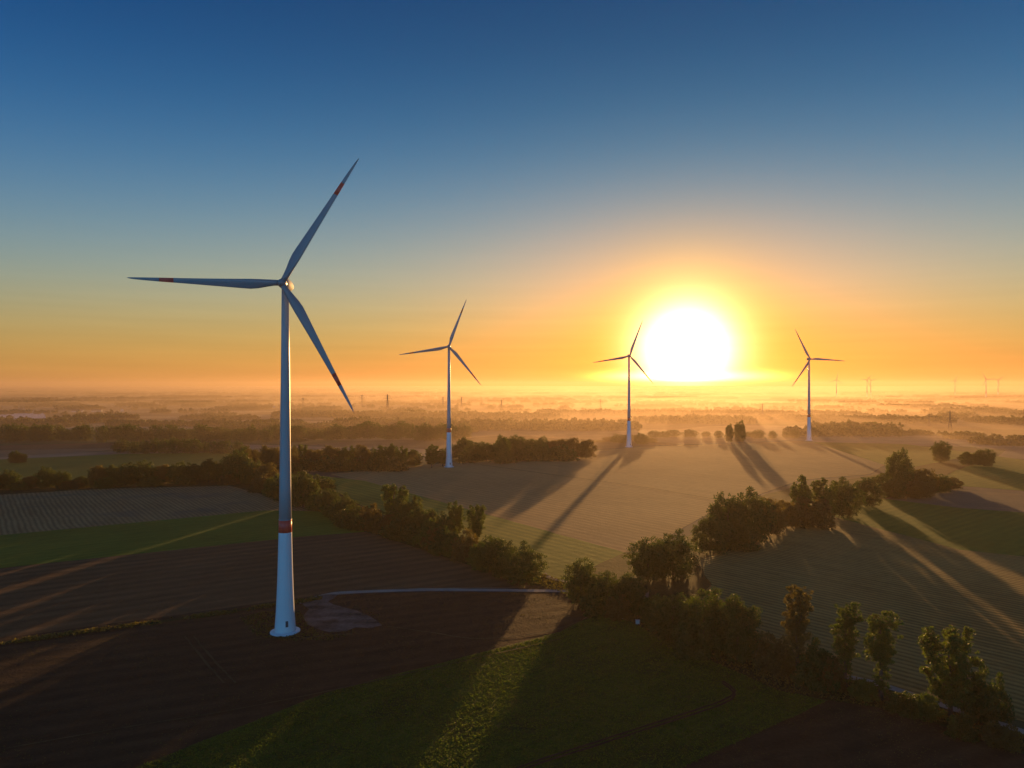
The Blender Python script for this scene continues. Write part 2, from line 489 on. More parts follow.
    for off in (0.0, 3.5):
        ribbon("wheel_track", [(470,790+off),(520,768+off),(600,742+off),(680,716+off),(722,702+off),(735,692+off),(722,682+off*.6)], 0.8, rut, wj=.15)
    ribbon("wheel_track", [(-60,762),(100,733),(260,706),(420,672),(560,640)], 0.5, rutpale, wj=.2)
    ribbon("wheel_track", [(480,465),(560,476),(640,487),(700,497),(718,500)], 1.2, rut, wj=.3)
build_fields()

# ------------------------------------------------------------------ haze
def build_haze():
    V, F = [], []
    box(V, F, -31000, 31000, -31000, 31000, -1.0, 212.0)
    m = bpy.data.materials.new("haze_air"); m.use_nodes = True
    nt = m.node_tree; nt.nodes.clear()
    o_ = nt.nodes.new("ShaderNodeOutputMaterial"); v = nt.nodes.new("ShaderNodeVolumePrincipled")
    v.inputs["Color"].default_value = (0.56, 0.42, 0.29, 1)
    v.inputs["Density"].default_value = 0.000055
    v.inputs["Anisotropy"].default_value = 0.50
    nt.links.new(v.outputs[0], o_.inputs["Volume"])
    tag(mesh_obj("haze", V, F, m), kind='stuff')
build_haze()

# ------------------------------------------------------------------ wind turbines
HUB = 142.2
def blade_sections():
    # (r, chord, thickness, twist deg, leading share)
    return [(1.2,2.3,2.3,0,.5),(3.0,2.4,2.3,6,.5),(5.5,2.9,1.9,14,.42),(9.0,3.7,1.25,13,.34),(12.0,4.0,.95,11,.31),(16,3.7,.8,9,.30),
            (22,3.2,.62,7,.29),(30,2.6,.46,5,.28),(38,2.05,.34,3,.28),(40.6,1.9,.31,2.7,.28),(47.2,1.5,.24,2,.28),(53,1.05,.17,1,.28),(56.5,.7,.11,.5,.3),(58.0,.35,.07,0,.35),(58.5,.08,.03,0,.4)]

def interp(secs, r):
    for a, b in zip(secs, secs[1:]):
        if a[0] <= r <= b[0]:
            t = (r - a[0]) / (b[0] - a[0])
            return tuple(x + (y - x) * t for x, y in zip(a, b))
    return secs[-1]

def loft_blade(secs, grow=0.0):
    V, F = [], []
    n = 16
    for r, ch, th, tw, ld in secs:
        bend = 0.9 * (r / 58.5) ** 2          # slight prebend towards the wind (-y)
        rnd_ = min(1.0, th / ch)
        for k in range(n):
            t = 2 * PI * k / n
            cx, sy = math.cos(t), math.sin(t)
            x = (0.5 + 0.5 * cx)                                    # 0 leading .. 1 trailing
            sharp = 1.0 - (1 - rnd_) * 0.75 * max(0, x - 0.3) / 0.7
            X = (ld * ch) - x * ch
            Y = 0.5 * th * sy * sharp
            X += (grow if X > 0 else -grow); Y += grow * (1 if sy >= 0 else -1)
            c_, s_ = math.cos(R(tw)), math.sin(R(tw))
            V.append(Vector((X * c_ + Y * s_, -X * s_ + Y * c_ - bend, r * 1.012)))
    for j in range(len(secs) - 1):
        for k in range(n):
            k2 = (k + 1) % n
            F.append((j*n + k2, j*n + k, (j+1)*n + k, (j+1)*n + k2))
    F.append(tuple(range(n))); F.append(tuple((len(secs)-1)*n + k for k in reversed(range(n))))
    return V, F

TOWER_PROF = [(0.0,4.25),(2,4.15),(4,4.0),(8,3.72),(15,3.38),(25,3.02),(40,2.66),(60,2.30),(80,2.06),(95,1.92),(115,1.68),(140.8,1.45)]
def tower_r(z):
    for a, b in zip(TOWER_PROF, TOWER_PROF[1:]):
        if a[0] <= z <= b[0]:
            return a[1] + (b[1]-a[1]) * (z-a[0])/(b[0]-a[0])
    return TOWER_PROF[-1][1]

def make_turbine():
    root = empty("wind_turbine", (0,0,0))
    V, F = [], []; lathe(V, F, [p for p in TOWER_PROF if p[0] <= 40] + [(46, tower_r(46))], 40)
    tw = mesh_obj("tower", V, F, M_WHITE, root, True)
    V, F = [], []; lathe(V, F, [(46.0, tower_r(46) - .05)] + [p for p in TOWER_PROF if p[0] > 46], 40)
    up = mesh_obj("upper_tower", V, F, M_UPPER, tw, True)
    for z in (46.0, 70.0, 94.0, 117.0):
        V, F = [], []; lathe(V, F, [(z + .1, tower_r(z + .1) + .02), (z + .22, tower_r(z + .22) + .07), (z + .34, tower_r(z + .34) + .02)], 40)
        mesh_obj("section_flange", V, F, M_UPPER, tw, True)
    V, F = [], []; lathe(V, F, [(z, tower_r(z) + .012) for z in (41.0, 43.5, 46.0)], 40)
    mesh_obj("warning_band", V, F, M_RED, tw, True)
    # door hatch with its steps, on the side towards the camera
    V, F = [], []
    aa = R(-68)
    r0 = tower_r(4.3)
    for z in (3.2, 5.6):
        for da in (-0.13, 0.13):
            for rr in (-0.3, 0.07):
                q = tower_r(z) + rr
                V.append(Vector((q * math.cos(aa + da), q * math.sin(aa + da), z)))
    F += [(0,2,3,1),(4,5,7,6),(0,1,5,4),(2,6,7,3),(1,3,7,5),(0,4,6,2)]
    mesh_obj("door", V, F, M_DARK, tw)
    V, F = [], []; lathe(V, F, [(0,6.0),(.55,5.95),(.8,5.4),(.8,4.2)], 40)
    mesh_obj("foundation_ring", V, F, M_WHITE, root)
    V, F = [], []
    prof = [(-5.4,.3),(-5.2,.9),(-4.6,1.5),(-3.4,2.0),(-1.5,2.3),(.5,2.4),(3,2.3),(6,2.05),(8.5,1.6),(9.8,1.0),(10.2,.35)]
    # egg-shaped nacelle turned about the rotor axis, front towards -y
    lathe(V, F, prof[2:], 28)
    V = [Vector((v.x, v.z, v.y * 1.02)) for v in V]
    na = mesh_obj("nacelle", V, [tuple(reversed(f)) for f in F], M_NACELLE, root, True)
    na.location = (0, 0, HUB + .35)
    V, F = [], []
    box(V, F, -.5, .5, 6.2, 7.0, 1.7, 2.6); tube(V, F, (0, 6.6, 2.5), (0, 6.6, 4.4), .06, .04)
    mesh_obj("weather_mast", V, F, M_STEEL, na)
    V, F = [], []
    lathe(V, F, [(-8.4,.15),(-8.2,.7),(-7.6,1.25),(-6.6,1.65),(-5.4,1.85),(-4.5,1.8)], 28)
    V = [Vector((v.x, v.z, v.y)) for v in V]
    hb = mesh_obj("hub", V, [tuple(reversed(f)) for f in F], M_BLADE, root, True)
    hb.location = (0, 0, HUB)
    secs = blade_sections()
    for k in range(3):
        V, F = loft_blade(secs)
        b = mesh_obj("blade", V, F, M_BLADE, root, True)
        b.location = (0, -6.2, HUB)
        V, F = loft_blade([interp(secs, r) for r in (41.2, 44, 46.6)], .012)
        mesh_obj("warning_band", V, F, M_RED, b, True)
    return root

def set_rotor(root, deg):
    k = 0
    for o in root.children:
        if o.name.startswith("blade"):
            o.rotation_euler = (0, R(deg + 120 * k), 0)
            k += 1

turb = make_turbine()
GROUP_T = "wind turbines standing in the fields"
TURB = [((285.3, 632), 31.2, 5.0, "largest wind turbine, nearest to the viewer, with a red band low on its pale tower"),
        ((449, 467), 20.5, 4.0, "wind turbine in front of the dark tree belt, between the largest turbine and the sun"),
        ((629, 447), 20.0, 2.0, "wind turbine whose rotor cuts into the white glare of the sun"),
        ((809, 440.5), 333.5, -3.0, "wind turbine standing in mist beyond the sun, one blade pointing flat to the side")]
for i, (p, rot, yaw, lab) in enumerate(TURB):
    t = turb if i == 0 else copy_tree(turb)
    t.location = G(*p); t.rotation_euler = (0, 0, R(yaw)); t.scale = (0.968 if i == 0 else 1.01,) * 3
    set_rotor(t, rot)
    tag(t, lab, "wind turbine", GROUP_T)

# ------------------------------------------------------------------ trees
import numpy as np
def leaf_faces(V, F, c, r, n, size, rnd, flat=0.8):
    """queue a clump of leaves; grown all at once by leaf_mesh"""
    V.append((c.x, c.y, c.z, r, n, size, flat))

def leaf_mesh(name, clumps, seed, mat, parent=None, solid=None):
    q = np.random.default_rng(seed)
    A = np.array(clumps, dtype=float)
    A = np.repeat(A, A[:, 4].astype(int), axis=0)
    n = len(A)
    p = q.normal(size=(n, 3)); p /= np.linalg.norm(p, axis=1)[:, None]
    p *= (q.random(n) ** .5)[:, None]
    c = A[:, :3] + p * A[:, 3:4] * np.stack([np.ones(n), np.ones(n), A[:, 6]], 1)
    s_ = A[:, 5] * q.uniform(.5, 1.25, n)
    u = q.normal(size=(n, 3)); u /= np.linalg.norm(u, axis=1)[:, None]
    t = q.normal(size=(n, 3)); w = np.cross(u, t); w /= np.linalg.norm(w, axis=1)[:, None]
    x = np.cross(u, w)
    w = w * (s_ * .5)[:, None]; x = x * (s_ * .33)[:, None]
    v = np.stack([c + w, c + x, c - w, c - x], 1).reshape(-1, 3)
    sv = np.array([tuple(k) for k in solid[0]]).reshape(-1, 3) if solid else np.zeros((0, 3))
    me = bpy.data.meshes.new(name)
    nv = len(v) + len(sv)
    fl = [list(f) for f in solid[1]] if solid else []
    loops = np.concatenate([np.arange(len(v)), np.array([i + len(v) for f in fl for i in f], dtype=int)]).astype(np.int32)
    starts = list(range(0, len(v), 4)); k = len(v)
    for f in fl: starts.append(k); k += len(f)
    me.vertices.add(nv); me.vertices.foreach_set("co", np.concatenate([v, sv]).ravel())
    me.loops.add(len(loops)); me.loops.foreach_set("vertex_index", loops)
    me.polygons.add(len(starts)); me.polygons.foreach_set("loop_start", np.array(starts, dtype=np.int32))
    me.update(calc_edges=True); me.validate()
    me.materials.append(mat)
    o = bpy.data.objects.new(name, me); COL.objects.link(o)
    if parent: o.parent = parent
    return o

def trunk_mesh(h, r, limbs, rnd, lean=0.3):
    V, F = [], []
    p = Vector((0, 0, -.4)); rr = r
    n = 5
    pts = [p]
    for k in range(1, n + 1):
        pts.append(Vector((rnd.uniform(-lean, lean) * k / n, rnd.uniform(-lean, lean) * k / n, h * k / n)))
    for k in range(n):
        r2 = r * (1 - .8 * (k + 1) / n)
        tube(V, F, pts[k], pts[k+1], rr, r2, 7); rr = r2
    for a, b in limbs:
        z = max(.5, min(h * .95, a))
        j = min(n - 1, int(z / h * n)); t = z / h * n - j
        s = pts[j].lerp(pts[j+1], t)
        m = s.lerp(b, .5) + Vector((0, 0, -.08 * (b - s).length))
        r1 = r * .38 * (1 - .5 * z / h)
        tube(V, F, s, m, r1, r1 * .6, 5); tube(V, F, m, b, r1 * .6, r1 * .15, 5)
    return V, F

def make_tree(name, kind, h, w, seed, leafmat, nleaf=4200, leaf=0.62):
    """a trunk with limbs and a crown of leaf clumps; kind gives the outline"""
    rnd = random.Random(seed)
    root = empty(name, (0, 0, -500))
    clumps = []
    sx = rnd.uniform(0, 99)
    def lobed(d):
        return 1 + .38 * mnoise.noise(Vector((d.x * 1.6 + sx, d.y * 1.6, d.z * 1.6)))
    if kind == 'round':
        zc, rz, rx = h * .50, h * .48, w * .5
        for _ in range(330):
            d = Vector((rnd.gauss(0,1), rnd.gauss(0,1), rnd.gauss(0.12,1))).normalized()
            f = (rnd.random() ** .33) * lobed(d)
            c = Vector((d.x * rx * f, d.y * rx * f, zc + d.z * rz * f))
            if c.z < h * .08: c.z = h * .08 + rnd.random() * h * .12
            clumps.append((c, rnd.uniform(.04, .09) * w))
        for _ in range(70):
            a = rnd.uniform(0, 2*PI); f = rnd.uniform(.15, .44) * w
            clumps.append((Vector((math.cos(a) * f, math.sin(a) * f, h * rnd.uniform(.05, .27))), rnd.uniform(.04, .085) * w))
    elif kind == 'bush':
        rx = w * .5
        for _ in range(190):
            d = Vector((rnd.gauss(0,1), rnd.gauss(0,1), abs(rnd.gauss(0.1,1)))).normalized()
            f = (rnd.random() ** .45) * lobed(d)
            clumps.append((Vector((d.x * rx * f, d.y * rx * f, .06 * h + d.z * h * .88 * f)), rnd.uniform(.04, .09) * w))
    elif kind == 'poplar':        # several steep limbs, each its own plume
        nl = 6
        plumes = [(Vector((0, 0)), 1.0)] + [(Vector((math.cos(a), math.sin(a))) * w * .3 * rnd.uniform(.7, 1.15), rnd.uniform(.68, .97)) for a in [2*PI*i/nl + rnd.uniform(-.4,.4) for i in range(nl)]]
        for off, ph in plumes:
            for k in range(46):
                t = (k + rnd.random()) / 46
                z = h * (.16 + t * (ph - .16))
                rad = w * .15 * (math.sin(PI * min(1, .22 + t * .78)) ** .6 + .1)
                o_ = off * (.35 + .75 * t)
                clumps.append((Vector((o_.x + rnd.uniform(-1,1) * rad, o_.y + rnd.uniform(-1,1) * rad, z)), rnd.uniform(.03, .075) * w))
    elif kind == 'tall':          # bare-stemmed tall tree, tufts up the stem and a lobed head
        for k in range(60):
            t = rnd.random()
            a = rnd.uniform(0, 2*PI)
            clumps.append((Vector((math.cos(a), math.sin(a), 0)) * w * .2 * rnd.random() ** .5 + Vector((0, 0, h * (.10 + .40 * t))), rnd.uniform(.035, .075) * w))
        for k in range(3):
            cz = h * (.52 + .17 * k + rnd.uniform(-.03, .03)); a = rnd.uniform(0, 2*PI)
            cc = Vector((math.cos(a) * w * .12, math.sin(a) * w * .12, cz))
            for _ in range(85):
                d = Vector((rnd.gauss(0,1), rnd.gauss(0,1), rnd.gauss(0,1))).normalized() * (rnd.random() ** .4)
                d *= lobed(d)
                clumps.append((cc + Vector((d.x * w * .40, d.y * w * .40, d.z * h * .165)), rnd.uniform(.035, .085) * w))
    limbs = [(min(c.z * .75, h * .8), c) for c, r in rnd.sample(clumps, 14 if kind != 'bush' else 7)]
    Vt, Ft = trunk_mesh(h * (.9 if kind != 'bush' else .5), max(.12, .022 * h), limbs, rnd)
    V, F = [], []
    tot = sum(r * r for c, r in clumps)
    for c, r in clumps:
        leaf_faces(V, F, c, r * 1.35, max(5, int(nleaf * r * r / tot)), leaf, rnd)
    tr = mesh_obj("trunk", Vt, Ft, M_BARK, root, True)
    cr = leaf_mesh("crown", V, seed, leafmat, root)
    root["proto_h"] = h; root["proto_w"] = w
    return root

P_ROUND = [make_tree("broadleaf_tree", 'round', 13, 12, 11 + k, [M_LEAF, M_LEAF, M_LEAF3, M_LEAF][k], 15000, .50) for k in range(4)]
P_BUSH = [make_tree("shrub", 'bush', 6, 8, 31 + k, [M_LEAF, M_LEAF2, M_LEAF3][k], 9000, .44) for k in range(3)]
P_POP = [make_tree("poplar_tree", 'poplar', 17, 10, 51 + k, M_LEAF2, 16000, .46) for k in range(3)]
P_TALL = [make_tree("tall_tree", 'tall', 26, 9, 71 + k, [M_LEAF2, M_LEAF3, M_LEAF2][k], 16000, .50) for k in range(3)]
# lighter crowns for trees that stand far away
P_FAR = [make_tree("broadleaf_tree", ['round','round','bush','poplar'][k], [13,14,9,16][k], [12,12,12,9][k], 91 + k, M_LEAF, 2600, .95) for k in range(4)]
ALLP = {'r': P_ROUND, 'b': P_BUSH, 'p': P_POP, 't': P_TALL, 'f': P_FAR}
used = set()
trnd = random.Random(5)
def plant(kind, px, pb, pt, pw, label, group=None, var=None, cat=None, dy=0.0):
    """kind, foot pixel (px, pb), crown top row pt, crown width pw in pixels"""
    p = G(px, pb)
    p.y += dy; p.x *= p.y / (p.y - dy) if dy else 1
    h = (pb - pt) * p.y / FPX
    w = pw * p.y / FPX
    return plant_at(kind, p, h, w, label, group, var, cat)

def plant_at(kind, p, h, w, label, group=None, var=None, cat=None):
    protos = ALLP[kind]
    i = var if var is not None else trnd.randrange(len(protos))
    src = protos[i]
    if (kind, i) in used: o = copy_tree(src)
    else: o = src; used.add((kind, i))
    o.location = p
    w *= 1.04; h *= 0.98
    o.scale = (w / src["proto_w"], w / src["proto_w"], h / src["proto_h"])
    o.rotation_euler = (0, 0, trnd.uniform(0, 2*PI))
    tag(o, label, cat or ("shrub" if kind == 'b' else "tree"), group)
    return o

def plant_all():
    # --- row along the track on the right, from the bend to the corner
    GB = "trees in the row along the gravel track"
    plant('r', 581, 603, 558, 34, "round dark tree at the bend of the gravel track, first of the row", GB, 0)
    plant('r', 607, 611, 571, 32, "low wide tree just past the track bend, touching the first round one", GB, 1)
    plant('r', 630, 613, 574, 34, "dense tree directly behind the small pale box by the field", GB, 3)
    plant('b', 596, 613, 590, 36, "low bush under the round tree at the track bend", "bushes in the row along the track", 0)
    plant('b', 617, 618, 594, 28, "low bush left of the small pale box", "bushes in the row along the track", 2)
    plant('b', 653, 626, 602, 26, "low bush right of the small pale box", "bushes in the row along the track", 0)
    plant('b', 655, 622, 594, 34, "yellowish low bush left of the big dark hedge clump", "bushes in the row along the track", 1)
    plant('r', 672, 640, 592, 42, "leftmost round crown of the big dark clump in the track row", GB, 0)
    plant('r', 704, 650, 590, 50, "biggest rounded crown in the middle of the dark clump", GB, 1)
    plant('r', 737, 660, 597, 48, "right-hand crown of the dark clump sloping down to the bushes", GB, 3)
    plant('b', 690, 655, 618, 40, "low bush filling the foot of the dark clump", "bushes in the row along the track", 0)
    plant('b', 775, 672, 632, 36, "brownish bush at the foot of the first tall slim tree", "bushes in the row along the track", 2)
    plant('b', 815, 686, 640, 40, "dark bush between the first two tall slim trees", "bushes in the row along the track", 0)
    plant('t', 797, 682, 586, 31, "tall slim brownish tree with a lobed head, left end of four tall ones", "tall trees at the end of the row", 1)
    plant('t', 845, 688, 603, 30, "tall narrow tree with bare lower stem, second of four tall ones", "tall trees at the end of the row", 0)
    plant('t', 881, 700, 611, 37, "tall leafy tree close beside the narrow one, third of four tall ones", "tall trees at the end of the row", 2)
    plant('p', 950, 716, 624, 62, "broad tall tree nearest the corner, widest of four tall ones", "tall trees at the end of the row", 0)
    plant('b', 985, 720, 668, 40, "dark bush leaning against the broad corner tree", "bushes in the row along the track", 0)
    plant('b', 832, 690, 655, 24, "small brown bush under the narrow bare-stemmed tree", "bushes in the row along the track", 2)
    plant('b', 862, 699, 678, 26, "low scrub bush between the second and third tall trees", "bushes in the row along the track", 1)
    plant('b', 905, 712, 692, 34, "low scrub bush beside the track before the broad corner tree", "bushes in the row along the track", 0)
    plant('b', 926, 718, 693, 28, "yellowish scrub bush at the left foot of the broad corner tree", "bushes in the row along the track", 1)
    plant('b', 962, 736, 714, 30, "scrub bush in front of the broad corner tree", "bushes in the row along the track", 0)
    plant('b', 1002, 745, 722, 34, "scrub bush at the far corner of the row, below the track", "bushes in the row along the track", 2)
    # --- cluster across the stubble corner
    GC = "trees between the two stubble fields"
    plant('r', 648, 579, 537, 40, "rounded tree at the tip of the striped stubble field, left one of a pair", GC, 0)
    plant('r', 673, 577, 533, 44, "rounded tree at the tip of the striped stubble field, right one of a pair", GC, 1)
    plant('r', 710, 553, 516, 34, "dark round tree standing alone left of the bushy copse", GC, 3)
    for k, (px, pb, pt, pw, lab) in enumerate([(728, 541, 492, 36, "tall rounded tree at the left edge of the bushy copse"), (750, 540, 491, 40, "tallest rounded tree in the middle of the bushy copse"),
            (768, 535, 497, 34, "reddish rounded tree at the right edge of the bushy copse")]):
        plant('r', px, pb, pt, pw, lab, GC, k % 4)
    plant('b', 738, 548, 520, 40, "low bush in front of the bushy copse", GC)
    plant('r', 785, 527, 499, 30, "low round tree joining the copse to the plume-topped trees", GC)
    plant('p', 802, 522, 475, 28, "leaning plume-topped tree, left of two above the copse", GC, 1)
    plant('p', 823, 520, 477, 30, "upright plume-topped tree, right of two above the copse", GC, 2)
    plant('r', 842, 516, 480, 34, "rounded tree right beside the plume-topped pair", GC)
    plant('b', 812, 526, 496, 44, "bushy undergrowth below the plume-topped pair", GC)
    plant('r', 866, 506, 478, 30, "low tree linking the plume-topped pair to the misty grove", GC)
    GD = "trees of the misty grove right of the plumed trees"
    plant('r', 898, 495, 447, 24, "tall domed tree rising out of the misty grove", GD, 0)
    for px, pb, pt, pw in ((884,493,473,24),(906,493,467,26),(922,494,467,27),(938,492,474,25),(950,489,477,22),(915,498,480,32),(893,498,478,28)):
        plant('r', px, pb, pt, pw, "low rounded crown in the misty grove around the domed tree", GD)
    plant('r', 941, 462, 440, 17, "lone round-headed tree beyond the misty grove", GD, 0)
    plant('r', 968, 465, 452, 17, "low rounded tree right behind the lone round-headed tree, left of two", GD)
    plant('r', 984, 466, 448, 19, "low rounded tree right behind the lone round-headed tree, right of two", GD)
    # --- row between strip and dark field, with two pairs of poplars
    GP = "poplars in the row beside the green strip"
    plant('p', 394, 528, 483, 33, "left poplar of the taller pair beside the green strip", GP, 0)
    plant('p', 415, 530, 495, 24, "right poplar of the taller pair beside the green strip", GP, 1)
    plant('p', 456, 539, 500, 22, "left poplar of the smaller pair beside the green strip", GP, 2)
    plant('p', 477, 542, 504, 23, "right poplar of the smaller pair beside the green strip", GP, 0)
    GQ = "low trees and bushes in the row beside the green strip"
    plant('r', 303, 507, 472, 30, "bushy tree just right of the largest turbine tower", GQ, 3)
    plant('b', 322, 510, 489, 26, "bush at the right foot of the tree beside the turbine tower", GQ, 1)
    plant('b', 350, 526, 506, 30, "first low bush where the green strip begins", GQ, 0)
    plant('b', 370, 530, 503, 26, "rounded bush left of the taller poplar pair", GQ, 2)
    plant('b', 402, 538, 514, 36, "bush under the taller poplar pair", GQ, 0)
    plant('b', 432, 547, 518, 30, "bush between the two poplar pairs", GQ, 1)
    plant('b', 445, 553, 527, 32, "dark bush in front of the left small poplar", GQ, 0)
    plant('b', 468, 560, 530, 34, "dark bush in front of the right small poplar", GQ, 2)
    plant('r', 496, 570, 534, 36, "rounded low tree right of the smaller poplar pair", GQ, 0)
    plant('r', 523, 583, 545, 38, "round dark tree at the end of the row by the track", GQ, 1)
    plant('b', 510, 577, 552, 30, "bush between the two last round trees of the strip row", GQ, 0)
    plant('b', 486, 569, 546, 26, "low bush at the feet of the last round trees of the strip row", GQ, 1)
    plant('r', 284, 501, 473, 26, "added rounded tree half hidden behind the largest turbine tower", GQ, 0)  # added to block a sun streak across the green field
    plant('r', 329, 514, 489, 25, "added rounded low tree where the green strip meets the dark hedge, left of two", GQ, 3)  # added to close a gap that let sunlight through
    plant('r', 344, 520, 495, 24, "added rounded low tree where the green strip meets the dark hedge, right of two", GQ, 1)  # added beside it against the same streak of sun
    plant('r', 322, 500, 476, 25, "added rounded tree behind the bush at the foot of the largest turbine, by the green strip", GQ, 1)  # added to keep low sun off the green field
    plant('r', 419, 538, 507, 25, "added dense low tree under the right one of the two taller poplars", GQ, 3)  # added to shade a sun streak on the soil
    plant('r', 405, 532, 498, 26, "added dense low tree wedged between the two taller poplars", GQ, 0)  # added to stop sun passing between the poplars
    plant('r', 430, 541, 510, 26, "added dense low tree in the gap between the two poplar pairs", GQ, 3)  # added to block sun streaking onto the dark field
    plant('r', 443, 546, 514, 24, "dense low tree just left of the smaller poplar pair", GQ, 1)
    for px, pb, pt, pw in ((336,517,499,26),(362,530,512,24),(385,533,513,26),(418,542,520,28),(434,549,526,26),(456,556,532,28),(480,565,541,26)):
        plant('b', px, pb, pt, pw, "low scrub closing the gaps in the row beside the green strip", "scrub in the row beside the green strip")
    # --- tree by the left of the largest turbine and hedge at the ploughed field
    GH = "hedge trees behind the ploughed rows"
    plant('r', 237, 483, 449, 27, "tallest tree of the hedge, left of the largest turbine tower", GH, 1)
    for px, pb, pt, pw in ((10,489,470,19),(30,489,475,15),(47,488,467,20),(63,488,470,16),(82,487,476,18),(98,487,464,18),(112,486,465,18),(125,486,463,20),(143,485,460,24),(164,484,463,18),
            (178,484,462,20),(193,483,463,18),(209,482,459,22),(222,482,461,18),(252,485,459,24),(266,488,462,24),(-6,490,474,18)):
        plant('r', px, pb, pt, pw, "rounded tree in the dark hedge between the ploughed rows and the green field", GH)
    for px, pb, pt, pw in ((20,490,481,20),(72,488.5,480,22),(106,488,477,24),(152,486,476,22),(186,485,475,20),(230,484,473,22),(262,492,474,24),(276,496,474,26)):
        plant('b', px, pb, pt, pw, "low bush filling the dark hedge between the ploughed rows and the green field", "hedge bushes behind the ploughed rows")
    plant('r', 14, 463, 450, 10, "small dark tree on the edge of the green field, left of two", "pair of trees on the green field edge", 0)
    plant('r', 22, 462.5, 453, 9, "small dark tree on the edge of the green field, right of two", "pair of trees on the green field edge", 1)
    # --- belt behind the second turbine
    GE = "tree belt behind the second turbine"
    r = random.Random(8)
    x = 243
    while x < 655:
        if x < 300: pt, pb = 446, 474
        elif x < 450: pt, pb = 446, 469
        elif x < 500: pt, pb = 440, 461
        elif x < 590: pt, pb = 436, 459
        else: pt, pb = 436, 443.5
        w = r.uniform(14, 22)
        plant(r.choice(['p','p','r']) if 300 < x < 450 and r.random() < .7 else 'r', x, pb + r.uniform(-3, 1), pt + r.uniform(-3, 4), w, "dark tree in the long belt behind the second turbine", GE)
        if r.random() < .75 and not 415 < x < 455 and x < 590: plant('f', x + 4, pb + 1.5, pb - r.uniform(9, 15), w * 1.3, "low tree at the front edge of the belt behind the second turbine", "low trees in front of the belt", 2)
        x += w * (.60 if r.random() < .93 else .95)
    plant('r', 503, 464, 434, 16, "tallest crown of the belt, between the second turbine and the third", GE, 0)
    # --- belt of the first distance on the left
    GF = "first misty tree belt across the left"
    x = -10
    while x < 470:
        gap = 91 < x < 99
        if not gap:
            w = r.uniform(11, 17)
            plant('f', x, 441 + r.uniform(-1.5, 1.5) - (2 if x > 300 else 0), 426 + r.uniform(-3, 3) - (x > 330) * 3, w, "hazy tree in the first misty belt stretching from the left edge past the largest turbine", GF, r.choice([0, 1, 1, 0]))
        x += r.uniform(6, 9)
    GG = "short hedge of round trees beyond the green field"
    x = 122
    while x < 240:
        plant('f', x, 453 + r.uniform(-.8, .8), 440 + r.uniform(-2.5, 2.5), r.uniform(11, 17), "hazy round tree in the short hedge beyond the green field", GG, r.choice([0, 1]))
        x += r.uniform(8, 13)
    # --- pair at the sun side and the belt beneath the sun
    plant('r', 729, 442, 423, 7.5, "small round tree standing above the bright mist under the sun, left of a pair", "pair of round trees in the mist below the sun", 0)
    plant('r', 740, 442, 421, 11, "wider round tree standing above the bright mist under the sun, right of a pair", "pair of round trees in the mist below the sun", 1)
    x = 655
    while x < 800:
        plant('f', x, 437.5 + r.uniform(-1.5, 1), 430 + r.uniform(-1.5, 1.5), r.uniform(8, 16), "low tree in the misty belt directly below the sun", "misty belt below the sun", r.choice([0, 1]))
        x += r.uniform(8, 17)
    for px, pb, pt, pw in ((464,432,422,15),(474,432,426,10)):
        plant('f', px, pb, pt, pw, "lone hazy round tree in the bright mist behind the second turbine", "lone trees in the mist behind the second turbine", 0)
plant_all()
for kind, i in [(k, i) for k, v in ALLP.items() for i in range(len(v))]:
    if (kind, i) not in used:
        o = ALLP[kind][i]
        for k in list(o.children): bpy.data.objects.remove(k)
        bpy.data.objects.remove(o)

# ------------------------------------------------------------------ far woods: crowds of crowns that read as masses
def wood(px0, px1, py, depth, hgt, seed, dens=1.0, slope=0.0, gaps=0.0, into=None):
    """a belt of crowns whose near edge shows at row py between two columns"""
    rnd = random.Random(seed)
    a, b = G(px0, py), G(px1, py + slope)
    V, F, SV, SF = into or ([], [], [], [])
    cr = hgt * .42
    n = int((b - a).length * depth / (cr * cr * 3.0) * dens)
    n = max(6, min(420, n))
    for _ in range(n):
        t = rnd.random()
        if gaps and mnoise.noise(Vector((t * 9 + seed, seed * 3.1, 0))) < gaps - .5: continue
        p = a.lerp(b, t) + Vector((rnd.uniform(-1, 1) * cr, rnd.random() * depth, 0))
        h = hgt * rnd.uniform(.62, 1.12) * (1 + .25 * mnoise.noise(Vector((p.x * .012, p.y * .012, seed))))
        r = cr * rnd.uniform(.75, 1.25)
        for _k in range(9):
            d = Vector((rnd.gauss(0, 1), rnd.gauss(0, 1), rnd.gauss(.1, 1))).normalized()
            cc = p + Vector((d.x * r * .7, d.y * r * .7, h * .55 + d.z * h * .36))
            leaf_faces(V, F, cc, r * .55, 5, r * .95, rnd)
        tube(SV, SF, p, p + Vector((0, 0, h * .6)), .35, .2, 4)
        leaf_faces(V, F, p + Vector((0, 0, h * .3)), r * .75, 9, r * 1.0, rnd)
    if into or not V: return None
    o = leaf_mesh("woodland", V, seed, M_WOOD, None, (SV, SF))
    tag(o, kind='stuff')
    return o

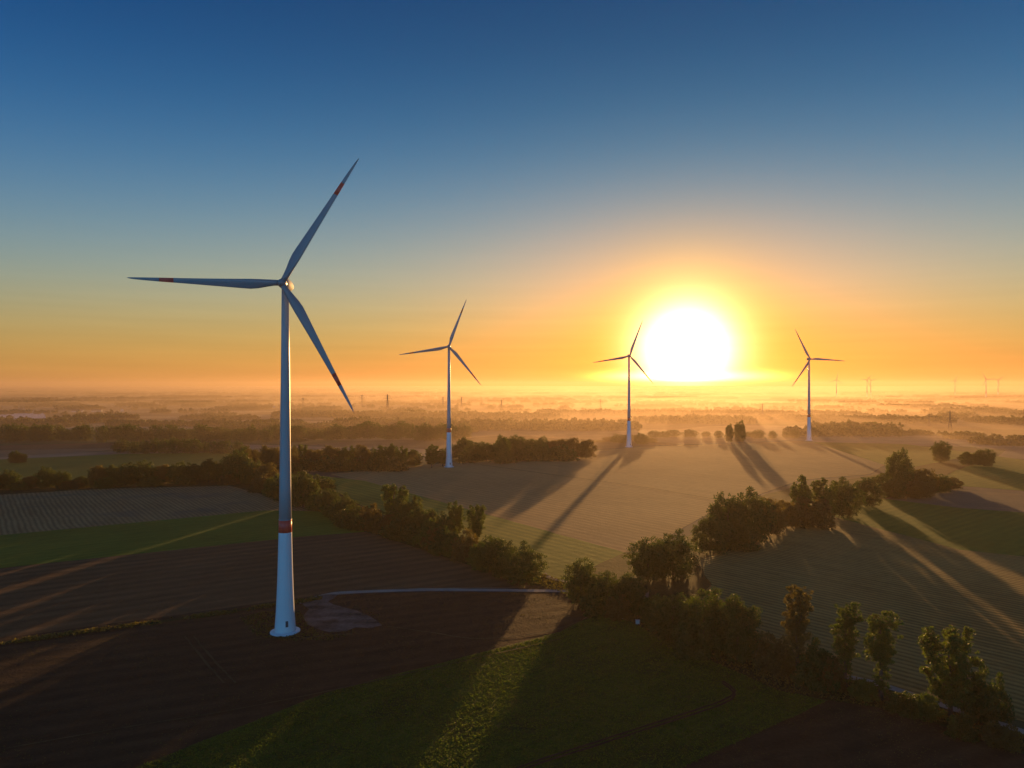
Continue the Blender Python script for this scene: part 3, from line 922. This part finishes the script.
def build_woods():
    s = 100
    # hand placed masses (column range, near-edge row, depth m, height m)
    for px0, px1, py, dp, h in ((-40, 60, 428, 120, 17), (44, 96, 423.5, 220, 18), (100, 300, 427, 60, 15), (215, 330, 432, 120, 16), (330, 450, 428, 160, 18), (455, 640, 431, 140, 18),
            (800, 905, 437, 90, 17), (832, 900, 433, 120, 18), (880, 960, 424, 160, 17), (905, 940, 436, 60, 10), (960, 1000, 440, 60, 12), (995, 1060, 446, 70, 14), (1000, 1060, 425, 150, 16), (975, 1030, 415, 200, 17),
            (640, 760, 424, 140, 16), (690, 800, 417, 180, 17), (540, 690, 416, 160, 17), (800, 870, 422, 160, 15), (270, 420, 418, 160, 17), (395, 470, 420, 120, 19), (455, 560, 420, 160, 17)):
        s += 1
        wood(px0, px1, py, dp, h, s)
    rnd = random.Random(77)
    # scattered belts, copses and hedges towards the horizon
    for py, cnt, ln in ((421, 12, 55), (418, 12, 50), (415, 18, 50), (412, 22, 45), (409.5, 22, 50), (407, 24, 55), (404.5, 24, 60), (402, 24, 70), (399.5, 20, 90), (397, 18, 120), (395, 14, 160), (393, 12, 200), (391, 9, 280)):
        acc = ([], [], [], [])
        for k in range(cnt):
            s += 1
            x0 = -60 + (1140) * (k + rnd.uniform(-.3, .8)) / cnt
            l = ln * rnd.uniform(.35, 1.1)
            d = 98 * FPX / (py - HOR)
            big = 1 + max(0, d - 5000) / 9000
            wood(x0, x0 + l, py + rnd.uniform(-1.6, 1.6) * (py - HOR) / 25, rnd.choice([20, 40, 120, 220]) * big, 15 * big ** .5 * rnd.uniform(.8, 1.15), s, .8, rnd.uniform(-.5, .5) * (py - HOR) / 25, .45, acc)
        tag(leaf_mesh("woodland", acc[0], s, M_WOOD, None, (acc[2], acc[3])), kind='stuff')
build_woods()

# ------------------------------------------------------------------ ground mist lying in the fields far off
def mist_bank(px0, px1, py_near, py_far, top, dens, seed, soft=3, pw=1.3, ramp=None):
    nx, ny = 36, 64
    V, F = [], []
    d0 = 98 * FPX / (py_near - HOR); d1 = 98 * FPX / (py_far - HOR)
    hs = {}
    for j in range(ny + 1):
        d = d0 + (d1 - d0) * (j / ny) ** pw
        near = min(1, (d - d0) / ramp) if ramp else min(1, j / soft)
        for i in range(nx + 1):
            px = px0 + (px1 - px0) * i / nx
            p = at(px, d)
            edge = min(1, min(i, nx - i) / 8) * min(near, (ny - j) / 2); edge = edge * edge * (3 - 2 * edge)
            hh = .95 + top * edge * (.75 + .6 * mnoise.noise(Vector((p.x * .0011 + seed, p.y * .0011, 0))) + .25 * mnoise.noise(Vector((p.x * .004, p.y * .004, seed))))
            hs[(i, j)] = len(V)
            V.append(Vector((p.x, p.y, max(.93, hh))))
    off = len(V)
    V += [Vector((v.x, v.y, .85)) for v in V[:off]]
    q = lambda i, j, b=0: hs[(i, j)] + b
    for j in range(ny):
        for i in range(nx):
            F.append((q(i,j), q(i+1,j), q(i+1,j+1), q(i,j+1)))
            F.append((q(i,j,off), q(i,j+1,off), q(i+1,j+1,off), q(i+1,j,off)))
    for i in range(nx):
        F.append((q(i,0,off), q(i+1,0,off), q(i+1,0), q(i,0))); F.append((q(i,ny), q(i+1,ny), q(i+1,ny,off), q(i,ny,off)))
    for j in range(ny):
        F.append((q(0,j), q(0,j+1), q(0,j+1,off), q(0,j,off))); F.append((q(nx,j,off), q(nx,j+1,off), q(nx,j+1), q(nx,j)))
    m = bpy.data.materials.new("mist_air"); m.use_nodes = True
    nt = m.node_tree; nt.nodes.clear()
    o_ = nt.nodes.new("ShaderNodeOutputMaterial"); v = nt.nodes.new("ShaderNodeVolumePrincipled")
    v.inputs["Color"].default_value = (0.50, 0.385, 0.285, 1); v.inputs["Density"].default_value = dens; v.inputs["Anisotropy"].default_value = 0.60
    nt.links.new(v.outputs[0], o_.inputs["Volume"])
    tag(mesh_obj("ground_mist", V, F, m), kind='stuff')
mist_bank(-900, 1900, 630, 386.6, 48, .00055, 4, 7, 3.0, 1300.0)
mist_bank(380, 1150, 446, 402, 15, .0013, 1)
mist_bank(-120, 420, 424, 402, 11, .0007, 2)

# ------------------------------------------------------------------ pylons
def lattice(V, F, z0, z1, w0, w1, n, r):
    def corner(k, t):
        w = w0 + (w1 - w0) * t
        return Vector(((-1, 1, 1, -1)[k] * w / 2, (-1, -1, 1, 1)[k] * w / 2, z0 + (z1 - z0) * t))
    for k in range(4):
        tube(V, F, corner(k, 0), corner(k, 1), r, r, 4)
        k2 = (k + 1) % 4
        for j in range(n):
            a, b = 1 - (1 - j / n) ** 1.0, (j + 1) / n
            tube(V, F, corner(k, a), corner(k2, b), r * .6, r * .6, 4); tube(V, F, corner(k2, a), corner(k, b), r * .6, r * .6, 4)

def make_pylon():
    root = empty("power_pylon", (0, 0, 0))
    V, F = [], []
    lattice(V, F, 0, 26, 7.5, 2.4, 5, .42); lattice(V, F, 26, 42, 2.4, 1.5, 5, .34)
    lattice(V, F, 42, 45, 1.5, .2, 1, .2)
    mesh_obj("mast", V, F, M_STEEL, root)
    for z, half in ((27, 9.5), (33.5, 12.5), (40, 7.5)):
        V, F = [], []
        for s in (-1, 1):
            for yy in (-.8, .8):
                tube(V, F, (0, yy, z), (s * half, 0, z + .2), .32, .22, 4)
            tube(V, F, (s * .8, 0, z + 2.4), (s * half, 0, z + .2), .17, .12, 4)
            for t in (.55, .97):
                tube(V, F, (s * half * t, 0, z), (s * half * t, 0, z - 2.6), .16, .16, 5)
        mesh_obj("crossarm", V, F, M_STEEL, root)
    return root
GPY = "power pylons in the misty plain"
PY = [(950, 1515, 1.0, "tallest dark lattice pylon beyond the misty grove, right of the fourth turbine"), (929, 1690, .68, "shorter lattice pylon just left of the tallest dark pylon"),
      (762.5, 2090, 1.0, "hazy pylon in the mist between the sun and the fourth turbine"), (743, 2300, .75, "faint smaller pylon next to the hazy pylon below the sun"),
      (600.5, 2750, 1.0, "faint pylon left of the third turbine tower"), (501.5, 2700, .95, "faint pylon between the second and third turbines"),
      (387.5, 2600, 1.45, "tall faint pylon between the largest turbine and the second"), (362, 3300, 1.2, "very faint pylon left of the tall faint pylon"),
      (443, 3000, 1.1, "faint pylon just left of the second turbine tower"), (461.5, 3000, 1.1, "faint pylon just right of the second turbine tower"), (303, 3000, 1.0, "faint pylon just right of the largest turbine tower")]
pyl = make_pylon()
for i, (px, d, sc, lab) in enumerate(PY):
    o = pyl if i == 0 else copy_tree(pyl)
    o.location = at(px, d); o.scale = (sc,) * 3; o.rotation_euler = (0, 0, R(-22 + 9 * math.sin(i * 2.1)))
    tag(o, lab, "pylon", GPY)

# far wind turbines on the horizon
FT = [(836.5, 4300, 10, "faint far turbine right of the fourth turbine, first of the horizon row"), (867, 4500, 40, "faint far turbine on the horizon, left of a close pair"), (870.8, 4900, 75, "faint far turbine on the horizon, right of a close pair"),
      (955, 5200, 20, "faint far turbine on the horizon above the tallest pylon"), (986, 4000, 90, "clearest far turbine on the horizon near the edge of the picture"), (998, 4700, 50, "faint far turbine on the horizon beside the clearest one")]
for px, d, rot, lab in FT:
    d *= 1.25; t = copy_tree(turb); t.location = at(px, d); t.rotation_euler = (0, 0, R(-8)); set_rotor(t, rot)
    tag(t, lab, "wind turbine", "far wind turbines on the horizon")

# ------------------------------------------------------------------ small things by the fields
bx = empty("utility_box", G(637.5, 624.5))
V, F = [], []; box(V, F, -.75, .75, -.45, .45, .2, 1.75); mesh_obj("cabinet", V, F, M_GREYBOX, bx)
V, F = [], []; box(V, F, -.85, .85, -.55, .55, 1.752, 1.9); mesh_obj("lid", V, F, M_GREYBOX, bx)
V, F = [], []; box(V, F, -.65, .65, -.38, .38, -.1, .198); mesh_obj("plinth", V, F, M_CONC, bx)
tag(bx, "small pale box standing at the field edge in front of the tree row", "utility box")


# ------------------------------------------------------------------ ground cover: crop leaves, weeds and verge grass
def in_poly(x, y, P):
    c_ = False
    for i in range(len(P)):
        x1, y1 = P[i]; x2, y2 = P[i - 1]
        if (y1 > y) != (y2 > y) and x < (x2 - x1) * (y - y1) / (y2 - y1) + x1: c_ = not c_
    return c_

def tufts(name, pix, n, size, k, mat, seed, clump=0.0, hmul=0.6):
    P = [tuple(G(*p).xy) for p in pix]
    x0, x1 = min(p[0] for p in P), max(p[0] for p in P); y0, y1 = min(p[1] for p in P), max(p[1] for p in P)
    rnd = random.Random(seed)
    V, F = [], []
    made = tries = 0
    while made < n and tries < n * 12:
        tries += 1
        x, y = rnd.uniform(x0, x1), rnd.uniform(y0, y1)
        if clump and mnoise.noise(Vector((x * .06, y * .06, seed))) + .35 * mnoise.noise(Vector((x * .3, y * .3, seed))) < clump + rnd.uniform(-.25, .25): continue
        if not in_poly(x, y, P): continue
        made += 1
        for _ in range(k):
            a = rnd.uniform(0, 2 * PI); sz = size * rnd.uniform(.6, 1.3)
            u = Vector((math.cos(a), math.sin(a), 0)); w = Vector((-u.y, u.x, 0))
            b0 = Vector((x + rnd.uniform(-.2, .2) * size, y + rnd.uniform(-.2, .2) * size, .02))
            tip = b0 + u * sz * rnd.uniform(.4, .9) + Vector((0, 0, sz * hmul * rnd.uniform(.6, 1.2)))
            mid = b0.lerp(tip, .55) + Vector((0, 0, sz * .12))
            i = len(V)
            V += [b0, mid + w * sz * .28, tip, mid - w * sz * .28]
            F.append((i, i + 1, i + 2, i + 3))
    tag(mesh_obj(name, V, F, mat), kind='stuff')
M_CROP = leaf_mat("crop_leaves", (0.06, 0.105, 0.013), (0.12, 0.17, 0.025), 0.5)
M_GRASSY = leaf_mat("verge_grass", (0.06, 0.068, 0.02), (0.14, 0.12, 0.04), 0.45)
tufts("crop_leaves", [(110,790),(142,766),(332,692),(560,633),(600,614),(640,627),(700,657),(780,691),(826,702),(670,775),(640,790)], 42000, .62, 3, M_CROP, 1)
tufts("weeds", [(-100,654),(310,598),(420,590),(575,589),(590,614),(560,633),(330,693),(140,766),(-160,790)], 5000, .45, 3, M_GRASSY, 2, .12)
tufts("verge_grass", [(440,541),(545,575),(590,590),(640,600),(760,640),(850,678),(1024,735),(1060,760),(1024,752),(900,712),(830,701),(780,692),(700,657),(630,622),(575,598),(545,588),(470,566)], 5000, .75, 4, M_GRASSY, 3, .0, 1.0)
tufts("weeds", [(600,795),(672,773),(830,701),(900,713),(1024,756),(1090,790)], 2500, .45, 3, M_GRASSY, 4, .1)
tufts("verge_grass", [(-60,655),(0,646),(150,626),(300,604),(322,600),(322,597),(300,600),(150,622),(0,642),(-60,650)], 2500, .8, 4, M_GRASSY, 5, -.1, 1.0)
tufts("verge_grass", [(240,618),(262,612),(300,612),(318,634),(350,636),(330,641),(290,642),(255,636)], 1200, .6, 4, M_GRASSY, 6, .0, .9)

# ------------------------------------------------------------------ small farm buildings far off among the trees
M_RENDER = paint("pale_render", (0.62, 0.58, 0.52), 0.8, 0.1)
M_TILE = paint("roof_tiles", (0.22, 0.10, 0.07), 0.6, 0.2, 0.5)
def farm(px, d, w, l, hh, rz, lab):
    root = empty("farm_building", at(px, d), R(rz))
    V, F = [], []
    box(V, F, -w/2, w/2, -l/2, l/2, 0, hh)
    i = len(V)
    V += [Vector((-w/2, -l/2, hh)), Vector((w/2, -l/2, hh)), Vector((0, -l/2, hh + w*.42)), Vector((-w/2, l/2, hh)), Vector((w/2, l/2, hh)), Vector((0, l/2, hh + w*.42))]
    F += [(i, i+1, i+2), (i+4, i+3, i+5)]
    mesh_obj("wall", V, F, M_RENDER, root)
    V, F = [], []
    for sgn in (-1, 1):
        i = len(V)
        e, r_ = sgn * (w/2 + .5), 0
        for yy in (-l/2 - .5, l/2 + .5):
            V += [Vector((e, yy, hh - .35)), Vector((e, yy, hh - .1)), Vector((sgn * .01, yy, hh + w*.42 + .3)), Vector((sgn * .01, yy, hh + w*.42 + .05))]
        F += [(i, i+1, i+2, i+3), (i+7, i+6, i+5, i+4), (i+1, i+5, i+6, i+2), (i, i+3, i+7, i+4), (i, i+4, i+5, i+1), (i+3, i+2, i+6, i+7)]
    mesh_obj("roof", V, F, M_TILE, root)
    V, F = [], []
    for k in range(int(l // 4)):
        y = -l/2 + 2 + k * 4
        for sgn in (-1, 1): box(V, F, sgn * w/2 - .04, sgn * w/2 + .04, y - .6, y + .6, 1.0, 2.4)
    mesh_obj("window", V, F, M_DARK, root)
    tag(root, lab, "farm building", "farm buildings in the misty plain")
for a_ in ((21, 2700, 11, 26, 5, 80, "tiny pale building above the pale flat field at the left edge"), (78, 2560, 12, 40, 5, 86, "long pale farm shed among the far trees, left of two"), (97, 2590, 12, 34, 5, 95, "long pale farm shed among the far trees, right of two"),
           (122, 2640, 11, 20, 6, 30, "small pale farmhouse right of the long far sheds"), (272, 3050, 12, 24, 7, 60, "small pale building in the mist just left of the largest turbine tower")):
    farm(*a_)
tufts("weeds", [(296,606),(312,596),(340,593),(360,604),(388,622),(386,630),(340,637),(300,632)], 420, .5, 4, M_GRASSY, 8, .02, .8)
